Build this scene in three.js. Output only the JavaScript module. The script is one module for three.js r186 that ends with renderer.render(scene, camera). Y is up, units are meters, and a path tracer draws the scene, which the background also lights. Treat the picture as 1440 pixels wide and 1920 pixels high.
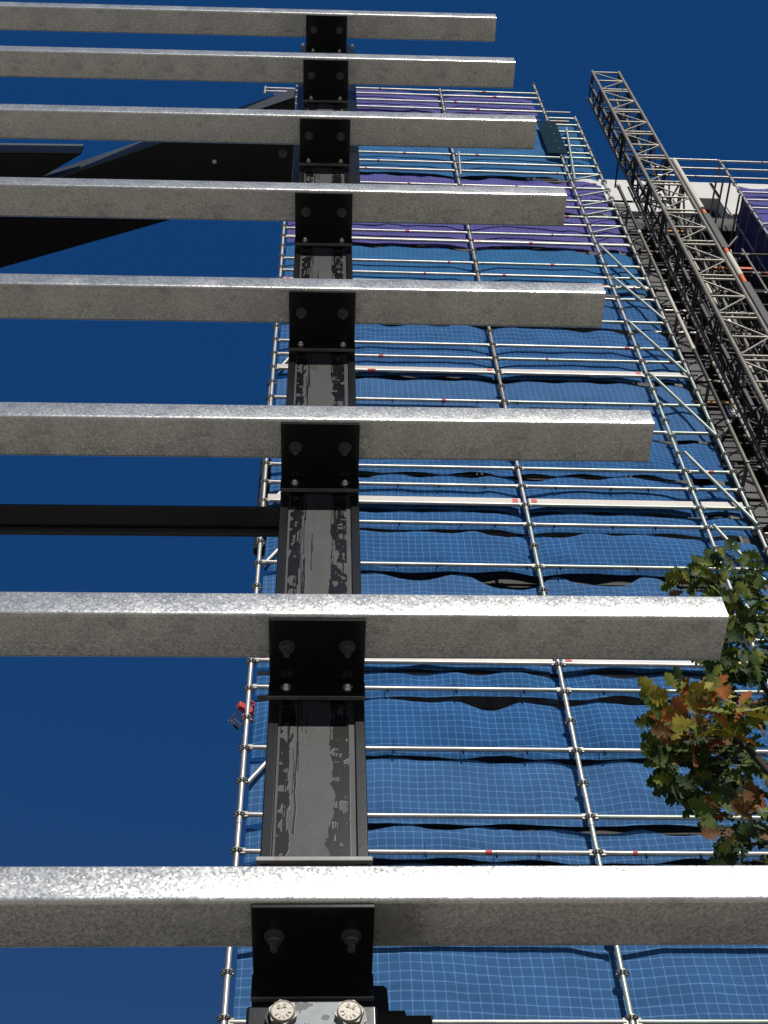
import * as THREE from 'three';
import { mergeGeometries, toCreasedNormals } from 'three/addons/utils/BufferGeometryUtils.js';
import { RoundedBoxGeometry } from 'three/addons/geometries/RoundedBoxGeometry.js';
import { TextGeometry } from 'three/addons/geometries/TextGeometry.js';
import { FontLoader } from 'three/addons/loaders/FontLoader.js';

// ------------------------------------------------------------------ camera, sky, sun
const scene = new THREE.Scene();
const F = 2600, EYE = 1.5;                                   // focal length in pixels of a 1440 x 1920 frame; eye height
const camera = new THREE.PerspectiveCamera(2 * Math.atan(960 / F) * 180 / Math.PI, 0.75, 0.05, 900);
const upC = new THREE.Vector3(-95, 1760, -F).normalize();    // plumb direction seen from the camera
const alongDir = v => new THREE.Vector3((F * F - 1760 * v) * 1 / 95 + 2 * 1760 * v / 95, v, -F).normalize();
const xC = alongDir(-560), zC = xC.clone().cross(upC);
camera.setRotationFromMatrix(new THREE.Matrix4().makeBasis(
  new THREE.Vector3(xC.x, upC.x, zC.x), new THREE.Vector3(xC.y, upC.y, zC.y), new THREE.Vector3(xC.z, upC.z, zC.z)));
camera.position.set(0, EYE, 0);
const toWorld = v => new THREE.Vector3(v.dot(xC), v.dot(upC), v.dot(zC));
const rayDir = (px, py) => toWorld(new THREE.Vector3(px - 720, 960 - py, -F)).normalize();
scene.add(camera);

const glint = rayDir(1060, 1640);                            // where the steel mirrors the sun
const sunDir = new THREE.Vector3(glint.x, glint.y, -glint.z).normalize();
const sun = new THREE.DirectionalLight(new THREE.Color(1, 0.955, 0.88), 4.2);
sun.position.copy(sunDir).multiplyScalar(90); sun.target.position.set(0, 8, -6);
sun.castShadow = true; sun.shadow.mapSize.set(4096, 4096);
Object.assign(sun.shadow.camera, { left: -30, right: 30, top: 30, bottom: -30, near: 1, far: 220 });
scene.add(sun, sun.target);
{
  const W = 512, H = 256, d = new Float32Array(W * H * 4);
  for (let j = 0; j < H; j++) for (let i = 0; i < W; i++) {
    const el = (j + 0.5) / H * Math.PI - Math.PI / 2, az = ((i + 0.5) / W - 0.5) * 2 * Math.PI;
    const v = new THREE.Vector3(Math.cos(el) * Math.cos(az), Math.sin(el), Math.cos(el) * Math.sin(az));
    const h = Math.pow(1 - Math.max(0, v.y), 3.2), g = Math.max(0, v.dot(sunDir));
    const glow = 0.5 * Math.pow(g, 6) + 1.4 * Math.pow(g, 60);
    const k = (j * W + i) * 4;
    d[k] = 0.0058 + 0.20 * h + 0.16 * glow; d[k + 1] = 0.0450 + 0.28 * h + 0.22 * glow; d[k + 2] = 0.158 + 0.36 * h + 0.30 * glow; d[k + 3] = 1;
  }
  const t = new THREE.DataTexture(d, W, H, THREE.RGBAFormat, THREE.FloatType);
  t.mapping = THREE.EquirectangularReflectionMapping; t.magFilter = THREE.LinearFilter; t.minFilter = THREE.LinearFilter; t.needsUpdate = true;
  scene.background = t; scene.environment = t;
}
const renderer = new THREE.WebGLRenderer({ antialias: true });
renderer.toneMapping = THREE.LinearToneMapping; renderer.toneMappingExposure = 1.0;
renderer.shadowMap.enabled = true; renderer.setSize(768, 1024);

// ------------------------------------------------------------------ helpers
let seed = 7331;
const rnd = (a = 1, b) => { seed = (seed * 1664525 + 1013904223) >>> 0; const r = seed / 4294967296; return b === undefined ? r * a : a + (b - a) * r; };
const taken = {};
const numbered = n => { const k = taken[n] = (taken[n] ?? -1) + 1; return k ? `${n}_${String(k).padStart(3, '0')}` : n; };
function mesh(name, geo, m, parent) { const o = new THREE.Mesh(geo, m); o.name = name; o.castShadow = o.receiveShadow = true; parent.add(o); return o; }
function group(name, label, category, set) {
  const o = new THREE.Group(); o.name = numbered(name); scene.add(o); o.userData = { label, category };
  if (set) o.userData.group = set;
  return o;
}
function single(name, geo, m, label, category, set) { const o = mesh(numbered(name), geo, m, scene); o.userData = { label, category }; if (set) o.userData.group = set; return o; }
function setting(name, geo, m) { const o = mesh(name, geo, m, scene); o.userData.kind = 'structure'; return o; }
const clean = g => { const n = g.index ? g.toNonIndexed() : g; for (const k of Object.keys(n.attributes)) if (!['position', 'normal', 'uv'].includes(k)) n.deleteAttribute(k); return n; };
const merge = list => mergeGeometries(list.map(clean));
// texture coordinates in metres from the face directions
function metreUV(g, s = 1, du = 0, dv = 0) {
  g = clean(g); const p = g.attributes.position, uv = new Float32Array(p.count * 2);
  const a = new THREE.Vector3(), b = new THREE.Vector3(), c = new THREE.Vector3();
  for (let i = 0; i < p.count; i += 3) {
    a.fromBufferAttribute(p, i); b.fromBufferAttribute(p, i + 1); c.fromBufferAttribute(p, i + 2);
    const n = b.clone().sub(a).cross(c.clone().sub(a)), ax = Math.abs(n.x), ay = Math.abs(n.y), az = Math.abs(n.z);
    [a, b, c].forEach((v, k) => {
      const q = az >= ax && az >= ay ? [v.x, v.y] : ay >= ax ? [v.x, v.z] : [v.z, v.y];
      uv[(i + k) * 2] = q[0] * s + du; uv[(i + k) * 2 + 1] = q[1] * s + dv;
    });
  }
  g.setAttribute('uv', new THREE.BufferAttribute(uv, 2)); return g;
}
const box = (w, h, d, x = 0, y = 0, z = 0) => metreUV(new THREE.BoxGeometry(w, h, d).translate(x, y, z));
const rbox = (w, h, d, r, x = 0, y = 0, z = 0) => metreUV(new RoundedBoxGeometry(w, h, d, 2, r).translate(x, y, z));
function tube(a, b, r, seg = 10) {
  const d = b.clone().sub(a), L = d.length(), g = new THREE.CylinderGeometry(r, r, L, seg, 1);
  const uv = g.attributes.uv; for (let i = 0; i < uv.count; i++) uv.setXY(i, uv.getX(i) * 0.16, uv.getY(i) * L);
  g.applyQuaternion(new THREE.Quaternion().setFromUnitVectors(new THREE.Vector3(0, 1, 0), d.normalize()));
  return clean(g.translate((a.x + b.x) / 2, (a.y + b.y) / 2, (a.z + b.z) / 2));
}
const V = (x, y, z) => new THREE.Vector3(x, y, z);
function hitZ(px, py, D) { const r = rayDir(px, py); return r.multiplyScalar(-D / r.z).add(V(0, EYE, 0)); }      // point on the plane D metres in front
function hitY(px, py, h) { const r = rayDir(px, py); return r.multiplyScalar((h - EYE) / r.y).add(V(0, EYE, 0)); } // point at height h
// thin folded-steel outline: an open polyline with rounded folds, given a thickness
function folded(pts, th, r, seg = 4) {
  const line = [];
  pts.forEach((p, i) => {
    if (i === 0 || i === pts.length - 1) { line.push(p); return; }
    const a = new THREE.Vector2(...pts[i - 1]), q = new THREE.Vector2(...p), b = new THREE.Vector2(...pts[i + 1]);
    const u = a.sub(q).normalize(), w = b.sub(q).normalize(), s = q.clone().addScaledVector(u, r), e = q.clone().addScaledVector(w, r);
    const s2 = s.clone().addScaledVector(u, 0.0015), e2 = e.clone().addScaledVector(w, 0.0015); line.push([s2.x, s2.y]);
    for (let k = 0; k <= seg; k++) { const t = k / seg; line.push([(1 - t) ** 2 * s.x + 2 * t * (1 - t) * q.x + t * t * e.x, (1 - t) ** 2 * s.y + 2 * t * (1 - t) * q.y + t * t * e.y]); }
    line.push([e2.x, e2.y]);
  });
  const L = [], R = [];
  line.forEach((p, i) => {
    const a = line[Math.max(0, i - 1)], b = line[Math.min(line.length - 1, i + 1)], dx = b[0] - a[0], dy = b[1] - a[1], n = Math.hypot(dx, dy);
    L.push([p[0] - dy / n * th / 2, p[1] + dx / n * th / 2]); R.push([p[0] + dy / n * th / 2, p[1] - dx / n * th / 2]);
  });
  return new THREE.Shape([...L, ...R.reverse()].map(p => new THREE.Vector2(...p)));
}
const alongX = (shape, x0, x1) => toCreasedNormals(new THREE.ExtrudeGeometry(shape, { depth: x1 - x0, bevelEnabled: false, curveSegments: 4 }).rotateY(Math.PI / 2).translate(x0, 0, 0), 0.5);
function hexHead(r, h, z = 0) {          // hexagon with a chamfered round face, pointing +z
  const a = new THREE.CylinderGeometry(r, r, h * 0.8, 6).rotateX(Math.PI / 2).translate(0, 0, z + h * 0.4);
  const b = new THREE.CylinderGeometry(r * 0.80, r * 0.865, h * 0.2, 28).rotateX(Math.PI / 2).translate(0, 0, z + h * 0.9);
  return merge([a, b]);
}

// ------------------------------------------------------------------ noise and textures
const hash = (x, y, s = 0) => { let n = (x * 374761393 + y * 668265263 + s * 974634) | 0; n = Math.imul(n ^ (n >>> 13), 1274126177); return ((n ^ (n >>> 16)) >>> 0) / 4294967296; };
const mod = (a, n) => ((a % n) + n) % n;
function vnoise(x, y, per, s) {          // tiling value noise
  const xi = Math.floor(x), yi = Math.floor(y), fx = x - xi, fy = y - yi, u = fx * fx * (3 - 2 * fx), v = fy * fy * (3 - 2 * fy);
  const h = (a, b) => hash(mod(a, per), mod(b, per), s);
  return (h(xi, yi) * (1 - u) + h(xi + 1, yi) * u) * (1 - v) + (h(xi, yi + 1) * (1 - u) + h(xi + 1, yi + 1) * u) * v;
}
function fbm(x, y, per, s, o = 4) { let a = 0, w = 0.5; for (let i = 0; i < o; i++) { a += w * vnoise(x * (1 << i), y * (1 << i), per << i, s + i); w /= 2; } return a / (1 - 2 * w + w); }
function texture(N, M, fn, srgb) {       // fn(u, v) -> [r, g, b] 0..1
  const d = new Uint8Array(N * M * 4);
  for (let j = 0; j < M; j++) for (let i = 0; i < N; i++) {
    const c = fn(i / N, j / M), k = (j * N + i) * 4;
    d[k] = Math.max(0, Math.min(255, c[0] * 255)); d[k + 1] = Math.max(0, Math.min(255, c[1] * 255)); d[k + 2] = Math.max(0, Math.min(255, c[2] * 255)); d[k + 3] = 255;
  }
  const t = new THREE.DataTexture(d, N, M); t.wrapS = t.wrapT = THREE.RepeatWrapping; t.magFilter = THREE.LinearFilter; t.minFilter = THREE.LinearMipmapLinearFilter;
  t.generateMipmaps = true; if (srgb) t.colorSpace = THREE.SRGBColorSpace; t.needsUpdate = true; return t;
}
const rep = (t, a, b = a) => { t.repeat.set(a, b); return t; };

// spangled zinc: crystals of 5 to 9 mm, each with its own tone, gloss and tilt
const SP = 0.5;                          // metres covered by a tile
function crystal(u, v, per, s) {
  const x = u * per, y = v * per, xi = Math.floor(x), yi = Math.floor(y); let best = 9, id = 0, second = 9;
  for (let a = -1; a <= 1; a++) for (let b = -1; b <= 1; b++) {
    const cx = mod(xi + a, per), cy = mod(yi + b, per), dx = xi + a + hash(cx, cy, s) - x, dy = yi + b + hash(cx, cy, s + 5) - y, q = dx * dx + dy * dy * (0.5 + hash(cx, cy, s + 7));
    if (q < best) { second = best; best = q; id = cx * per + cy; } else if (q < second) second = q;
  }
  return [id, Math.sqrt(second) - Math.sqrt(best)];
}
const zincMap = rep(texture(1024, 1024, (u, v) => {
  const w = 0.008 * fbm(u * 60, v * 60, 60, 3, 2), [id] = crystal(u + w, v - w, 104, 1), h = hash(id, 3), b = fbm(u * 6, v * 6, 6, 11);
  const st = 1 - 0.08 * Math.min(1, Math.max(0, fbm(u * 7 + 4, v * 14, 7, 31, 4) - 0.66) * 12) * (0.5 + hash(id, 51));
  const t = (0.80 + 0.09 * (h - 0.5) + 0.08 * (b - 0.5) + 0.07 * (fbm(u * 200, v * 200, 200, 9, 2) - 0.5)) * st;
  return [t, t * 0.996, t * 0.975];
}, true), 1 / SP);
const zincRough = rep(texture(1024, 1024, (u, v) => {
  const w = 0.008 * fbm(u * 60, v * 60, 60, 3, 2), [id] = crystal(u + w, v - w, 104, 1), h = hash(id, 8), r = 0.255 + 0.09 * h + 0.08 * (fbm(u * 8, v * 8, 8, 4) - 0.5); return [r, r, r];
}), 1 / SP);
const zincNormal = rep(texture(1024, 1024, (u, v) => {
  const w = 0.008 * fbm(u * 60, v * 60, 60, 3, 2), [id] = crystal(u + w, v - w, 104, 1);
  const tx = (hash(id, 21) - 0.5) * 0.34, ty = (hash(id, 22) - 0.5) * 0.34; return [0.5 + tx / 2, 0.5 + ty / 2, 0.98];
}), 1 / SP);
const tubeMap = rep(texture(256, 512, (u, v) => {
  const b = fbm(u * 4, v * 8, 4, 5), s = fbm(u * 8 + 3, v * 40, 8, 15, 3), rust = Math.max(0, fbm(u * 6, v * 12, 6, 41, 4) - 0.64) * 3;
  const t = 0.70 + 0.22 * (b - 0.5) + 0.12 * (s - 0.5); return [t * (1 - 0.15 * rust), t * (0.985 - 0.4 * rust), t * (0.95 - 0.6 * rust)];
}, true), 4, 0.5);
// woven debris netting with paler reinforcing threads every 8 cm or so
function netting(base, thread, cells, s) {
  return texture(1024, 1024, (u, v) => {
    const x = u * cells, y = v * cells, fx = Math.abs(x - Math.round(x)), fy = Math.abs(y - Math.round(y));
    const a = Math.max(0, 1 - fx / 0.075), b = Math.max(0, 1 - fy / 0.085);
    const line = Math.min(1, a * (0.55 + 0.35 * fbm(u * cells, v * 4, cells, s)) + b * 0.85 * (0.6 + 0.6 * fbm(u * 4, v * cells, cells, s + 2)));
    const w = 1 + 0.16 * (hash(i32(u * 512), i32(v * 512), s) - 0.5) + 0.16 * (fbm(u * 5, v * 5, 5, s + 9) - 0.5) + 0.10 * (fbm(u * 3, v * 90, 90, s + 4, 2) - 0.5);
    return [0, 1, 2].map(k => (base[k] + (thread[k] - base[k]) * line) * w);
  }, true);
}
const i32 = v => Math.floor(v);
const netBlue = netting([0.125, 0.32, 0.51], [0.38, 0.55, 0.74], 16, 3);
const netBlueFaded = netting([0.19, 0.35, 0.52], [0.40, 0.555, 0.73], 16, 13);
const netCyan = netting([0.10, 0.345, 0.53], [0.27, 0.50, 0.68], 16, 17);
const netPurple = netting([0.29, 0.275, 0.52], [0.44, 0.43, 0.69], 16, 23);
// paving, asphalt, dark cladding
const concreteMap = rep(texture(1024, 1024, (u, v) => {
  const t = 0.635 + 0.16 * (fbm(u * 5, v * 5, 5, 2, 5) - 0.5) + 0.10 * (hash(i32(u * 1024), i32(v * 1024)) - 0.5) - (fbm(u * 12, v * 12, 12, 8, 3) > 0.72 ? 0.06 : 0); return [t, t * 0.965, t * 0.89];
}, true), 0.25);
const asphaltMap = rep(texture(512, 512, (u, v) => { const t = 0.20 + 0.07 * (hash(i32(u * 512), i32(v * 512)) - 0.5) + 0.05 * (fbm(u * 6, v * 6, 6, 2) - 0.5); return [t, t, t * 1.02]; }, true), 0.5);
const plasterMap = rep(texture(512, 512, (u, v) => { const t = 0.80 + 0.07 * (fbm(u * 4, v * 8, 4, 6, 5) - 0.5) + 0.03 * (hash(i32(u * 512), i32(v * 512)) - 0.5); return [t, t * 0.985, t * 0.95]; }, true), 0.3);
const darkMap = rep(texture(512, 512, (u, v) => { const t = 0.175 + 0.08 * (fbm(u * 4, v * 6, 4, 6, 5) - 0.5) + 0.05 * (hash(i32(u * 512), i32(v * 512)) - 0.5); return [t, t, t]; }, true), 0.4);
// black paint with faint orange-peel and dust
const paintMap = rep(texture(512, 512, (u, v) => { const t = 0.075 + 0.035 * (fbm(u * 6, v * 6, 6, 2, 5) - 0.5) + (hash(i32(u * 256), i32(v * 256), 4) > 0.9985 ? 0.16 : 0); return [t, t * 1.02, t * 1.08]; }, true), 2);
const paintBump = rep(texture(256, 256, (u, v) => { const t = fbm(u * 40, v * 40, 40, 7, 3); return [t, t, t]; }), 3);
// column face: a grey tape film, torn and streaked with black adhesive along both edges
function filmTextures() {
  const W = 256, H = 2048, stain = new Float32Array(W * H), gum = new Float32Array(W * H);
  const put = (A, x, y, v) => { x = Math.round(x); if (x < 0 || x >= W) return; y = mod(Math.round(y), H); A[y * W + x] = Math.max(A[y * W + x], v); };
  const drip = (x, y, len, w) => { let cx = x; for (let k = 0; k < len; k++) { cx += rnd(-0.45, 0.45); const ww = w * (0.65 + 0.6 * fbm(k / 40, x, 64, 3, 2)) * (k > len - 16 ? 1.35 : 1); for (let q = -ww; q <= ww; q += 0.7) put(stain, cx + q, y - k, 0.95); } };
  for (let j = 0; j < H; j++) for (let i = 0; i < W; i++) {           // ragged torn bands
    const u = i / W, v = j / H, n = fbm(u * 8, v * 64, 64, 5, 4), m = fbm(u * 3 + 7, v * 16, 16, 25, 3);
    const eL = 0.08 + 0.24 * m, eR = 0.76 - 0.22 * fbm(u * 2, v * 20, 20, 45, 3) + 0.10 * m;
    if (u > 0.03 && u < eL + 0.10 * (n - 0.5) && n > 0.36) stain[j * W + i] = 0.9;
    if (u > eR + 0.12 * (n - 0.5) && u < 0.93 && n > 0.37) stain[j * W + i] = 0.95;
    if (stain[j * W + i] && n > 0.72) gum[j * W + i] = 1;
  }
  for (let k = 0; k < 64; k++) drip(W * (rnd() < 0.5 ? rnd(0.10, 0.30) : rnd(0.66, 0.90)), rnd(H), rnd(120, 420), rnd(1.2, 3.2));
  for (let k = 0; k < 4; k++) drip(W * rnd(0.33, 0.6), rnd(H), rnd(60, 200), 1.3);
  for (let k = 0; k < 34; k++) {                                        // sideways finger smears
    const y = rnd(H), L = rnd(14, 48), x0 = W * 0.86, s = rnd(2, 6);
    for (let q = 0; q < L; q += 0.6) for (let e = -s; e <= s; e += 0.7) if (e * e < s * s * (1 - (q / L) ** 2)) put(stain, x0 - q, y + e + q * 0.06, 0.8);
  }
  const pick = (A, u, v) => A[Math.min(H - 1, i32(v * H)) * W + Math.min(W - 1, i32(u * W))];
  const map = texture(W, H, (u, v) => {
    const s = pick(stain, u, v), g = pick(gum, u, v), b = fbm(u * 3, v * 24, 24, 61, 5), sm = fbm(u * 10, v * 30, 30, 71, 3);
    let t = 0.172 + 0.09 * (b - 0.5) + 0.06 * (sm - 0.5) + 0.02 * (hash(i32(u * W), i32(v * H)) - 0.5);
    if (s) t = 0.06 + 0.05 * (sm - 0.5); if (g) t = 0.12 + 0.22 * (sm - 0.5); if (hash(i32(u * 128), i32(v * 1024), 77) > 0.9988) t = 0.55;
    return [t, t * 1.005, t * 1.04];
  }, true);
  const rough = texture(W, H, (u, v) => { const s = pick(stain, u, v), r = s ? 0.2 + 0.3 * pick(gum, u, v) : 0.5; return [r, r, r]; });
  const bump = texture(W, H, (u, v) => { const t = 0.3 + 0.35 * pick(stain, u, v) + 0.35 * pick(gum, u, v) * fbm(u * 20, v * 160, 160, 5, 2); return [t, t, t]; });
  return { map, rough, bump };
}
const film = filmTextures();

const M = {
  zinc: new THREE.MeshStandardMaterial({ map: zincMap, roughnessMap: zincRough, normalMap: zincNormal, normalScale: new THREE.Vector2(0.22, 0.22), metalness: 0.82, roughness: 1 }),
  black: new THREE.MeshPhysicalMaterial({ map: paintMap, bumpMap: paintBump, bumpScale: 0.00006, roughness: 0.2, specularIntensity: 0.7, metalness: 0 }),
  film: new THREE.MeshPhysicalMaterial({ map: film.map, roughnessMap: film.rough, bumpMap: film.bump, bumpScale: 0.0003, roughness: 1, specularIntensity: 0.55 }),
  bolt: new THREE.MeshStandardMaterial({ color: new THREE.Color(0.72, 0.71, 0.68), metalness: 0.9, roughness: 0.18 }),
  boltDull: new THREE.MeshStandardMaterial({ color: new THREE.Color(0.10, 0.105, 0.11), metalness: 0.6, roughness: 0.4 }),
  boltWorn: new THREE.MeshStandardMaterial({ map: tubeMap, color: new THREE.Color(0.56, 0.53, 0.5), metalness: 0.45, roughness: 0.5 }),
  tube: new THREE.MeshStandardMaterial({ map: tubeMap, metalness: 0.5, roughness: 0.42 }),
  tubeGreen: new THREE.MeshStandardMaterial({ map: tubeMap, color: new THREE.Color(0.80, 0.93, 0.88), metalness: 0.5, roughness: 0.45 }),
  tubeBrown: new THREE.MeshStandardMaterial({ map: tubeMap, color: new THREE.Color(0.62, 0.55, 0.50), metalness: 0.4, roughness: 0.55 }),
  tubeBlue: new THREE.MeshStandardMaterial({ map: tubeMap, color: new THREE.Color(0.45, 0.72, 0.92), metalness: 0.4, roughness: 0.5 }),
  rosette: new THREE.MeshStandardMaterial({ map: tubeMap, color: new THREE.Color(0.62, 0.62, 0.60), metalness: 0.5, roughness: 0.5 }),
  red: new THREE.MeshStandardMaterial({ color: new THREE.Color(0.52, 0.055, 0.05), roughness: 0.6 }),
  orange: new THREE.MeshStandardMaterial({ color: new THREE.Color(0.65, 0.13, 0.04), roughness: 0.6 }),
  alu: new THREE.MeshStandardMaterial({ map: plasterMap, color: new THREE.Color(0.62, 0.59, 0.585), metalness: 0.2, roughness: 0.5 }),
  deck: new THREE.MeshStandardMaterial({ map: tubeMap, color: new THREE.Color(0.8, 0.8, 0.8), metalness: 0.4, roughness: 0.6 }),
  concrete: new THREE.MeshStandardMaterial({ map: concreteMap, roughness: 0.9 }),
  asphalt: new THREE.MeshStandardMaterial({ map: asphaltMap, roughness: 0.95 }),
  plaster: new THREE.MeshStandardMaterial({ map: plasterMap, roughness: 0.85 }),
  dark: new THREE.MeshStandardMaterial({ map: darkMap, roughness: 0.7 }),
  darker: new THREE.MeshStandardMaterial({ map: darkMap, color: new THREE.Color(0.45, 0.45, 0.46), roughness: 0.75 }),
  glass: new THREE.MeshPhysicalMaterial({ color: new THREE.Color(0.02, 0.025, 0.03), roughness: 0.08 }),
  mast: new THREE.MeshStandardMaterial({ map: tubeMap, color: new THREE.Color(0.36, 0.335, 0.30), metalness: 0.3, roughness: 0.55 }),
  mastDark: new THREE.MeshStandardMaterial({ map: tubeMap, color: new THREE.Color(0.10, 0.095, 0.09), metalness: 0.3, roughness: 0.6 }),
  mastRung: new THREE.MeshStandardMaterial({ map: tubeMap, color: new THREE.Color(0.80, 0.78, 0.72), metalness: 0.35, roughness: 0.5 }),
  rubber: new THREE.MeshStandardMaterial({ map: darkMap, color: new THREE.Color(0.9, 0.9, 0.9), roughness: 0.6 }),
  cable: new THREE.MeshStandardMaterial({ color: new THREE.Color(0.012, 0.012, 0.014), roughness: 0.6 }),
  cream: new THREE.MeshStandardMaterial({ map: plasterMap, color: new THREE.Color(0.95, 0.9, 0.8), roughness: 0.55 }),
  white: new THREE.MeshStandardMaterial({ color: new THREE.Color(0.78, 0.78, 0.78), roughness: 0.6 }),
  timber: new THREE.MeshStandardMaterial({ color: new THREE.Color(0.5, 0.26, 0.09), roughness: 0.8 }),
  shade: new THREE.MeshPhysicalMaterial({ color: new THREE.Color(0.012, 0.03, 0.045), roughness: 1, specularIntensity: 0.1, transparent: true, opacity: 0.86, side: THREE.DoubleSide }),
  wornPlate: new THREE.MeshStandardMaterial({ map: rep(texture(256, 256, (u, v) => { const n = fbm(u * 6, v * 6, 6, 83, 4), t = n > 0.66 ? 0.22 : 0.46 + 0.16 * (n - 0.5); return [t * 0.95, t, t * 1.04]; }, true), 6), roughness: 0.5, metalness: 0.1 }),
  bareSteel: new THREE.MeshStandardMaterial({ map: tubeMap, color: new THREE.Color(0.42, 0.43, 0.45), metalness: 0.5, roughness: 0.45 }),
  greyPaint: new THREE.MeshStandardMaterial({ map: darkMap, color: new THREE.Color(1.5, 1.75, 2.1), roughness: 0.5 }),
  bark: new THREE.MeshStandardMaterial({ map: darkMap, color: new THREE.Color(1.3, 1.0, 0.8), roughness: 0.9 }),
};
const cloth = (t, c = 1) => new THREE.MeshPhysicalMaterial({ map: t, color: new THREE.Color(c, c, c), roughness: 0.9, specularIntensity: 0.4, side: THREE.DoubleSide, transmission: 0.1, thickness: 0 });
const NET = { blue: cloth(netBlue), faded: cloth(netBlueFaded), cyan: cloth(netCyan), purple: cloth(netPurple) };

// ------------------------------------------------------------------ ground
const flat = (x0, x1, z0, z1, y0, y1) => box(x1 - x0, y1 - y0, z1 - z0, (x0 + x1) / 2, (y0 + y1) / 2, (z0 + z1) / 2);
setting('road', flat(-120, 120, -120, 120, -0.5, -0.13), M.asphalt);
setting('pavement', flat(-60, 60, -6.05, 26, -0.4, 0), M.concrete);
setting('kerb', rbox(120, 0.26, 0.15, 0.02, 0, -0.125, -6.13), M.concrete);
setting('site_yard', flat(-60, 60, -26, -8.9, -0.4, 0), M.asphalt);

// ------------------------------------------------------------------ purlins, cleats, column
const NOSE = [1688, 1153, 787, 541, 357, 218, 108, 25];      // where the folded lower edge of each purlin crosses the column
const DP = 2.2, TH = 0.092, WD = 0.146, DC = 2.425;          // front face, face height, depth, column face
const colX = hitZ(597, 1100, DC).x, HALF = 0.124;
const rank = ['lowest', 'second lowest', 'third lowest', 'fourth lowest', 'fourth from the top', 'third from the top', 'second from the top', 'topmost'];
const endX = (hitZ(1366, 1155, DP).x + hitZ(1133, 545, DP).x + hitZ(1007, 232, DP).x) / 3;
const ENDS = [1.75, ...[[1366, 1155], [1226, 790], [1134, 545], [1064, 368], [1008, 232], [969, 124], [932, 36]].map(p => hitZ(...p, DP).x)];
const prof = folded([[0.016, TH], [0.0015, TH], [0.0015, 0.0015], [WD, 0.0015], [WD, TH], [WD - 0.016, TH]], 0.003, 0.0085, 6);
const font = await new FontLoader().loadAsync('fonts/droid/droid_sans_bold.typeface.json');
const hexM = hexHead(0.0145, 0.011), washer = new THREE.CylinderGeometry(0.021, 0.021, 0.003, 24).rotateX(Math.PI / 2);
const underBolt = merge([washer.clone().translate(0, 0, 0.0015), hexHead(0.0165, 0.014, 0.003), new THREE.CylinderGeometry(0.008, 0.008, 0.034, 14).rotateX(Math.PI / 2).translate(0, 0, 0.02)]).rotateX(Math.PI / 2);
const lipBolt = merge([new THREE.CylinderGeometry(0.0135, 0.0135, 0.0025, 20).rotateX(Math.PI / 2).translate(0, 0, 0.00125), hexHead(0.0085, 0.008, 0.0025), new THREE.SphereGeometry(0.006, 12, 8).scale(1, 1, 0.6).translate(0, 0, 0.0105)]);
const heights = NOSE.map(y => hitZ(600, y, DP).y);
heights.forEach((h, n) => {
  const p = single('galvanised_purlin', metreUV(alongX(prof, -3.4, ENDS[n]), 1, n * 0.37, n * 0.61), M.zinc,
    `${rank[n]} galvanised steel purlin running across the black column`, 'purlin', 'galvanised purlins bolted across the column');
  p.position.set(0, h, -DP);
  if (n === 1) p.rotation.z = -0.0006;
  // black angle cleat: plate under the purlin, lip against the column
  const c = group('angle_cleat', `black bolted angle cleat under the ${rank[n]} purlin`, 'bracket', 'angle cleats on the column');
  c.position.set(colX, h, -DC);
  const front = DC - DP - 0.010;
  mesh('cleat_plate', rbox(HALF * 2, 0.010, front, 0.002, 0, -0.0052, front / 2), M.black, c);
  mesh('cleat_lip', rbox(HALF * 2 + 0.004, 0.058, 0.010, 0.002, 0, -0.039, 0.0052), M.black, c);
  mesh('bare_edge', rbox(HALF * 2 + 0.004, 0.0035, 0.0125, 0.001, 0, -0.0701, 0.0064), M.bareSteel, c);
  for (const s of [-1, 1]) {
    mesh('plate_bolt', underBolt, M.boltDull, c).position.set(s * 0.078, -0.0104, 0.13);
    if (n) mesh('lip_bolt', lipBolt, M.bolt, c).position.set(s * 0.080, -0.034, 0.0104);
  }
});
const top = heights[7], colTop = hitZ(600, 92, DC).y;
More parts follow.
